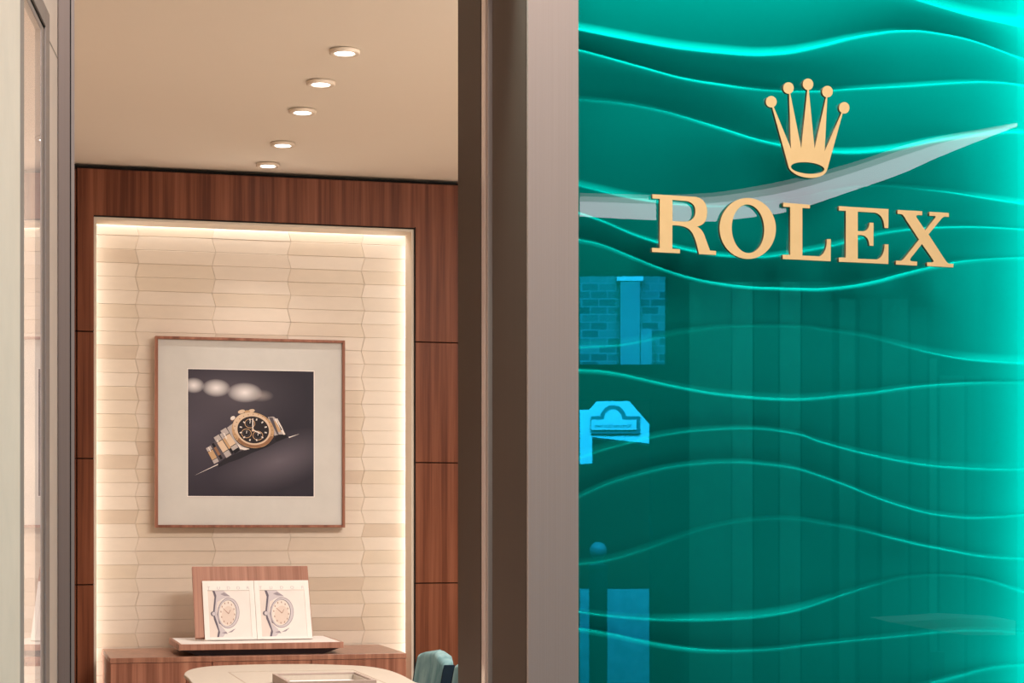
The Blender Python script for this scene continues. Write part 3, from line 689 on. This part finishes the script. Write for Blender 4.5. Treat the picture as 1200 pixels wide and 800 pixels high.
# pushers and crown
pl(ell(515, 108, 38, 20, -15, 16), 'gold_pale', 4); pl(ell(620, 100, 34, 18, -10, 16), 'gold_pale', 4); pl(ell(575, 112, 30, 18, 0, 16), 'gold', 5); pl(ell(425, 175, 26, 20, -30, 16), 'pale', 4); bar(410, 200, 440, 180, 20, 'gold_dark', 3)
# bezel, dial
pl(ell(636, 312, 222, 186, 14, 56), 'black', 8); pl(ell(634, 302, 222, 184, 14, 56), 'gold', 9); pl(ell(620, 270, 195, 150, 14, 48), 'gold_pale', 10)
pl([(470,410),(520,450),(600,480),(700,485),(800,440),(852,370),(820,360),(760,420),(680,445),(600,440),(520,405),(490,375)], 'gold_dark', 11)
pl(ell(637, 300, 183, 154, 14, 48), 'gold_pale', 12); pl(ell(637, 298, 166, 139, 14, 48), 'dial', 13)
for k_ in range(24):
    a = R(15 * k_); bar(637 + 192 * math.cos(a), 302 + 160 * math.sin(a), 637 + 206 * math.cos(a), 302 + 172 * math.sin(a), 7, 'gold_dark', 12)
for cx, cy in ((602, 232), (566, 335), (685, 358)):
    pl(ell(cx, cy, 55, 49, 10, 30), 'gold', 14); pl(ell(cx, cy, 48, 42, 10, 30), 'dial', 15); pl(ell(cx, cy, 34, 29, 10, 26), 'steel_dark', 16); pl(ell(cx, cy, 30, 25, 10, 26), 'black', 17); bar(cx, cy, cx + 4, cy - 28, 7, 'pale', 18)
for k_ in range(12):
    a = R(30 * k_ + 15); x, y = 637 + 146 * math.cos(a), 298 + 120 * math.sin(a); bar(x, y, x - 24 * math.cos(a), y - 20 * math.sin(a), 13, 'pale', 19)
bar(632, 295, 632, 180, 12, 'pale', 20); bar(632, 300, 712, 335, 12, 'pale', 20); pl(ell(634, 302, 14, 14, 0, 14), 'gold_pale', 21)
pr_ = pb.build('print', PM, fp, recalc=False)
uv = pr_.data.uv_layers.new(name='UVMap')
for lp in pr_.data.loops:
    c = pr_.data.vertices[lp.vertex_index].co + parent_origin(fp); uv.data[lp.index].uv = ((c.x - qx0) / (qx1 - qx0), (c.z - qz0) / (qz1 - qz0))
b = MB(); e = .0035
for a in ((qx0 - e, qx1 + e, qz1, qz1 + e), (qx0 - e, qx1 + e, qz0 - e, qz0), (qx0 - e, qx0, qz0, qz1), (qx1, qx1 + e, qz0, qz1)): b.box(a[0], a[1], ym - .0015, ym, a[2], a[3])
b.build('mount_bevel', M['white'], fp)

# ------------------------------------------------------------------ table with tray, chairs
ZT_ = .74
back = [(215.5,790),(218,786.5),(227,783),(250,780),(300,778.2),(340,777.8),(375,778),(425,780),(452,784),(470,790),(487,799)]
bp_ = [PZ(x, y, ZT_) for x, y in back]
xl, xr = bp_[0].x, bp_[-1].x; yfar = max(p.y for p in bp_)
yn = 5.55
ol = [(p.x, p.y) for p in bp_]
ol = cat_rom(ol, 4)
lft = [(xl, bp_[0].y - .15)]; 
near = [(xr + .06, yn + .35), (xr - .02, yn + .12), (xr - .2, yn), (xl + .2, yn), (xl + .02, yn + .12), (xl - .02, yn + .35)]
out2 = [(x, y) for x, y in ol] + [(xr + .05, bp_[-1].y - .25)] + near + lft
cxm = sum(x for x, y in out2) / len(out2); cym = (yfar + yn) / 2
tb = thing('meeting_table', 'cream leather topped table with rounded corners in front of the sideboard', 'table', (cxm, cym, 0))
MB().prism([(x, y, ZT_ - .012) for x, y in out2], (0, 0, .012)).build('leather_top', M['leather'], tb, .003)
def shr(k_): return [(cxm + (x - cxm) * (1 - k_), cym + (y - cym) * (1 - k_ * .6)) for x, y in out2]
MB().prism([(x, y, ZT_ - .045) for x, y in shr(.015)], (0, 0, .0325)).build('wood_edge', M['walnut_l'], tb, .002)
MB().prism([(x, y, .02) for x, y in shr(.9)], (0, 0, ZT_ - .066)).build('pedestal', M['walnut_l'], tb)
MB().prism([(x, y, 0) for x, y in shr(.78)], (0, 0, .02)).build('foot_plate', M['bronze_d'], tb)
p1, p2 = PZ(268.5, 787.3, ZT_), PZ(286, 799.5, ZT_); p3 = PZ(407, 784.8, ZT_)
zz = ZT_ + .0002; yb_ = p1.y
b = MB(); sxa = (p1.x + p2.x) / 2
b.box(sxa - .0015, sxa + .0015, yn + .3, yb_, zz - .001, zz + .0004).box(sxa, p3.x + .02, yb_ - .003, yb_, zz - .001, zz + .0004).box(p3.x + .02, p3.x + .023, yn + .3, yb_, zz - .001, zz + .0004)
b.build('seam', M['seam'], tb)
# valet tray on the table
vz = ZT_ + .030
v0, v1 = PZ(320, 789.3, vz), PZ(417.5, 786.5, vz); vy1 = (v0.y + v1.y) / 2; vx0, vx1 = v0.x, v1.x; vy0 = vy1 - .34
vt = thing('valet_tray', 'shallow bronze rimmed tray with cream lining lying on the leather table', 'tray', ((vx0 + vx1) / 2, (vy0 + vy1) / 2, ZT_))
w_ = .012; za_ = ZT_ + .0012
b = MB().box(vx0, vx1, vy1 - w_, vy1, za_, vz).box(vx0, vx1, vy0, vy0 + w_, za_, vz).box(vx0, vx0 + w_, vy0 + w_, vy1 - w_, za_, vz).box(vx1 - w_, vx1, vy0 + w_, vy1 - w_, za_, vz)
b.build('rim', M['bronze'], vt, .001)
MB().box(vx0 + w_, vx1 - w_, vy0 + w_, vy1 - w_, za_, za_ + .006).build('lining', M['white'], vt)
b = MB(); q = w_ + .0005
b.box(vx0 + q, vx1 - q, vy1 - q - .004, vy1 - q, za_ + .0065, vz - .006).box(vx0 + q, vx0 + q + .004, vy0 + q, vy1 - q - .0045, za_ + .0065, vz - .006).box(vx1 - q - .004, vx1 - q, vy0 + q, vy1 - q - .0045, za_ + .0065, vz - .006)
b.build('inner_wall', M['leather'], vt)

def chair(loc, label):
    """tub-backed velvet chair facing the table (towards -x); origin on the floor under the back's inner face"""
    t = thing('velvet_chair', label, 'chair', loc, 'teal velvet chairs at the table'); lx, ly, lz_ = loc
    w = .46; bh = .80; d = .42
    bk = MB(); n = 14
    rows = []
    for i in range(n + 1):
        f = i / n; zz = .40 + (bh - .40) * f; lean_ = .05 * (f ** 1.3)
        hw = w / 2 * (1 - .05 * f)
        ring = []
        for (x, y) in [(0, -hw), (.0, -hw * .5), (.018, 0), (.0, hw * .5), (0, hw), (.040, hw), (.056, hw * .5), (.060, 0), (.056, -hw * .5), (.040, -hw)]:
            drop = .028 * (abs(y) / (w / 2)) ** 3 * f ** 8
            ring.append((lx + x + lean_, ly + y, zz - drop))
        rows.append(ring)
    m_ = 10
    vs = [p for r_ in rows for p in r_]; fs = []
    for i in range(n):
        for k_ in range(m_): fs.append((i * m_ + k_, i * m_ + (k_ + 1) % m_, (i + 1) * m_ + (k_ + 1) % m_, (i + 1) * m_ + k_))
    fs += [tuple(range(m_))[::-1], tuple(n * m_ + k_ for k_ in range(m_))]
    bk.add(vs, fs); bk.build('backrest', M['velvet'], t, .018, True, 3)
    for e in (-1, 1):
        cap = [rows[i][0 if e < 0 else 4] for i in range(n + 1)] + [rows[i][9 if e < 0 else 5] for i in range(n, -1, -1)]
        MB().prism([(x, y + e * .0005, z - .012) for x, y, z in cap], (0, e * .007, 0)).build('side_cap', M['velvet_d'], t, .003, seg=3)
    MB().box(lx - d + .03, lx + .07, ly - w / 2, ly + w / 2, .36, .46).build('seat', M['velvet'], t, .03, True, 4)
    for sx in (lx - d + .09, lx + .03):
        for sy in (-1, 1):
            MB().tube([(sx, ly + sy * (w / 2 - .05), .365), (sx + (.03 if sx > lx - .2 else -.03), ly + sy * (w / 2 - .02), 0)], [.016, .010], 12).build('leg', M['walnut'], t)
    return t
c1 = PZ(487, 757.5, .80); 
chair((c1.x - .045, c1.y - .23, 0), 'teal velvet chair at the far right corner of the leather table')
y2 = c1.y - .56
chair((PY(530, 760, y2).x - .045, y2 - .23, 0), 'teal velvet chair half hidden by the dark door jamb')

# ================================================================== WHAT THE WINDOW REFLECTS (street side, behind the camera)
def V(px, py, t): return PV(px, py, t)
def vbox(mb, x0, x1, y0, y1, t, dt, mi=0):      # box seen in the reflection: pixel rectangle at depth t, dt deep
    a, b_, c, d = V(x0, y1, t), V(x1, y1, t), V(x1, y0, t), V(x0, y0, t); e_ = Vector((SN, CS, 0)) * dt
    for p in (a, b_): pass
    return mb.hexa([a, b_, b_ + e_, a + e_, d, c, c + e_, d + e_], mi)
M['dkwall'] = mat('dark_entrance_wall', (.012, .011, .010), .9, spec=.05)
M['stone'] = mat('street_stone', (.40, .42, .44), .9, spec=.1)
br = M['stone'].node_tree
bt = nn(br, 'ShaderNodeTexBrick'); bt.inputs['Scale'].default_value = 4.0; bt.inputs['Color1'].default_value = (.20, .205, .21, 1); bt.inputs['Color2'].default_value = (.05, .06, .07, 1); bt.inputs['Mortar'].default_value = (.24, .25, .26, 1); bt.inputs['Mortar Size'].default_value = .02
mpb = nn(br, 'ShaderNodeMapping'); mpb.inputs['Rotation'].default_value = (R(90), 0, 0); tcb = nn(br, 'ShaderNodeTexCoord')
br.links.new(tcb.outputs['Object'], mpb.inputs[0]); br.links.new(mpb.outputs[0], bt.inputs[0]); br.links.new(bt.outputs[0], br.nodes['Principled BSDF'].inputs['Base Color'])
M['stone_p'] = mat('pale_street_stone', (.26, .27, .29), .9, spec=.1)
M['render_w'] = mat('pale_render', (.75, .77, .78), .9, spec=.1)
M['sign_d'] = mat('sign_dark', (.08, .11, .13), .7)
M['cast'] = mat('cast_iron', (.03, .035, .04), .4, .3)
M['pave'] = mat('paving', (.36, .40, .41), .9, spec=.1, var=(.22, .25, .27), scale=(14, 14, 14))
T0 = 10.2
wdk = MB()
vbox(wdk, 560, 1330, -120, 318, T0, .2); vbox(wdk, 783, 1330, 318, 427, T0, .2); vbox(wdk, 560, 1330, 427, 467, T0, .2); vbox(wdk, 764, 1330, 467, 900, T0, .2); vbox(wdk, 560, 640, 318, 900, T0, .2)
struct(wdk.map(mir).build('wall_entrance', M['dkwall']))
b = MB(); vbox(b, 560, 830, 250, 440, 15.5, .4); bl = thing('stone_building', 'rough stone house front across the street, mirrored in the window glass', 'building', (0, 0, 0))
b.map(mir).build('wall', M['stone'], bl)
b = MB(); vbox(b, 727, 750, 330, 440, 15.3, .15); b.map(mir).build('window', M['stone_p'], bl)
b = MB(); vbox(b, 751, 764, 385, 440, 15.25, .2); b.map(mir).build('shutter', M['stone_p'], bl)
b = MB(); vbox(b, 723, 754, 322, 329, 15.3, .15); b.map(mir).build('window_surround', M['render_w'], bl)
# gable with an arched shop sign
def vpoly(mb, pts, t, dt, mi=0): return mb.prism([V(x, y, t) for x, y in pts], Vector((SN, CS, 0)) * dt, mi)
gb = thing('gable_house', 'pale gabled house front mirrored low in the window glass', 'building', (0, 0, 0))
b = MB(); vpoly(b, [(600,480),(690,480),(703,466),(734,466),(764,500),(790,528),(790,530),(764,520),(730,516),(694,512),(694,543),(600,546)], 14.6, .3); b.map(mir).build('wall', M['render_w'], gb)
sgn = thing('arched_shop_sign', 'arched pale sign with a dark border on the gabled house', 'sign', (0, 0, 0))
b = MB(); vpoly(b, [(693,487.5),(703.5,487.5)] + ell(718.5, 489.5, 15, 15, 0, 16, 180, 360) + [(733.5,487.5),(750,487.5),(750,508),(693,508)], 14.56, .03); b.map(mir).build('border', M['sign_d'], sgn)
b = MB(); vpoly(b, [(693,491.5),(706,491.5)] + ell(718.5, 490.5, 10.5, 11, 0, 16, 180, 360) + [(731,491.5),(746,491.5),(746,503.5),(693,503.5)], 14.535, .02); b.map(mir).build('face', M['render_w'], sgn)
vs, fs = text_poly('Kräuterbuchen', 6.6); xs = [v[0] for v in vs]
b = MB(); b.add([V(718.5 - x * 42 / (max(xs) - min(xs)), 501 - y, 14.53) for x, y in vs], fs); b.map(mir).build('lettering', M['sign_d'], sgn, recalc=False)
bo_ = V(701, 800, 12.2); bo_.z = 0; bo_ = mir(bo_)
zb_ = lambda y: V(701, y, 12.2).z
bl2 = thing('bollard', 'dark street bollard with a ball head mirrored in the window glass', 'bollard', tuple(bo_))
prof = [(.058, -.3), (.058, zb_(668)), (.066, zb_(666)), (.066, zb_(662)), (.03, zb_(660)), (.03, zb_(654))]
MB().lathe(prof, bo_, 20).build('post', M['cast'], bl2, smooth=False)
zc_ = zb_(645); MB().lathe([(.055 * math.sin(R(a)) + .001, zc_ - .055 * math.cos(R(a))) for a in range(0, 181, 15)], bo_, 20).build('ball_head', mat('ball_grey', (.3, .33, .36), .3), bl2, smooth=True)
b = MB(); pa, pb2, pc, pd = [mir(V(x, 900, 12)) for x in (560, 860, 860, 560)]
a_, b2 = V(500, 615, 10.6), V(900, 615, 10.6); c2, d2 = V(900, 615, 16), V(500, 615, 16)
for q in (a_, b2, c2, d2): q.z = -.05
a3, b3, c3, d3 = [q + Vector((0, 0, .049)) for q in (a_, b2, c2, d2)]
b.hexa([a_, b2, c2, d2, a3, b3, c3, d3]); struct(b.map(mir).build('floor_street', M['pave']))
lp = mir(V(760, 140, 10.9)); lt2 = mir(V(700, 450, 15)); 
area('street_daylight', lp, lt2, 2.5, 1.1, 1800, (.01, .5, .95), 120)
# upright block added to mirror as the street's pavement
b = MB(); vbox(b, 560, 800, 692, 1000, 13.2, .4)
tag(b.map(mir).build('paving_stand_in', M['pave']), 'raised paving step added to mirror as pavement low in the window glass', 'step')
# unseen blind added for upright bands, their brightness put into the slat tones
bd = thing('added_blind', 'hanging slat blind added to mirror as faint upright bands in the window glass', 'blind', tuple(mir(V(950, 900, 9.9))))
for x0_, x1_, y0_, v_ in ((808, 857, 330, .30), (858, 882, 330, .42), (884, 912, 330, .16), (914, 938, 330, .34), (940, 975, 330, .14), (984, 1002, 350, .22), (1008, 1028, 350, .10), (1034, 1064, 350, .20), (1068, 1086, 360, .12), (1090, 1098, 420, .30), (1102, 1130, 440, .24), (1134, 1150, 440, .12)):
    b = MB(); vbox(b, x0_, x1_, y0_, 900, 9.9, .02)
    b.map(mir).build('slat', mat('blind_slat', (v_ * .12, v_, v_ * .86), .9, spec=.05), bd)
cl_ = mir(V(960, 300, 8.2)); cl_.z = 3.6
area('blind_fill', cl_, mir(V(960, 620, 9.9)), 1.6, .3, 75, (.15, .9, .85), 110)  # fill light added to brighten the slats, no lamp there
# high table
ht = thing('high_table', 'pale high table mirrored at the lower right of the window glass', 'table', (0, 0, 0))
b = MB(); vpoly(b, [(1043,729),(1130,724),(1190,727),(1190,744),(1130,744)], 8.6, .5); b.map(mir).build('table_top', mat('grey_table_top', (.34, .34, .36), .5), ht)
b = MB(); vbox(b, 1092, 1107, 764, 1000, 8.8, .05); b.map(mir).build('leg', M['cast'], ht)
# unseen glowing band added so the pane mirrors a bright streak
cv = thing('curved_glow_band', 'long curved glowing band added to mirror as a bright streak across the window', 'lamp', (0, 0, 0))
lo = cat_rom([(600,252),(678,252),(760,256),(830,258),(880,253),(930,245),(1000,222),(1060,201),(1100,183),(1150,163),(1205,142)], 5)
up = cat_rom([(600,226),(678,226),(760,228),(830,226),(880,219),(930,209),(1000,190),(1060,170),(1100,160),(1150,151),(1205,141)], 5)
for nm, f0, f1, mt in (('lower_glow', 0, .62, emis('glow_bright', (.98, .90, 1), 5.3)), ('upper_glow', .62, .85, emis('glow_soft', (1, .87, .93), 3.0)), ('edge_glow', .85, 1.0, emis('glow_dim', (1, .84, .87), 1.2))):  # fade across the band put in as separate emission strengths
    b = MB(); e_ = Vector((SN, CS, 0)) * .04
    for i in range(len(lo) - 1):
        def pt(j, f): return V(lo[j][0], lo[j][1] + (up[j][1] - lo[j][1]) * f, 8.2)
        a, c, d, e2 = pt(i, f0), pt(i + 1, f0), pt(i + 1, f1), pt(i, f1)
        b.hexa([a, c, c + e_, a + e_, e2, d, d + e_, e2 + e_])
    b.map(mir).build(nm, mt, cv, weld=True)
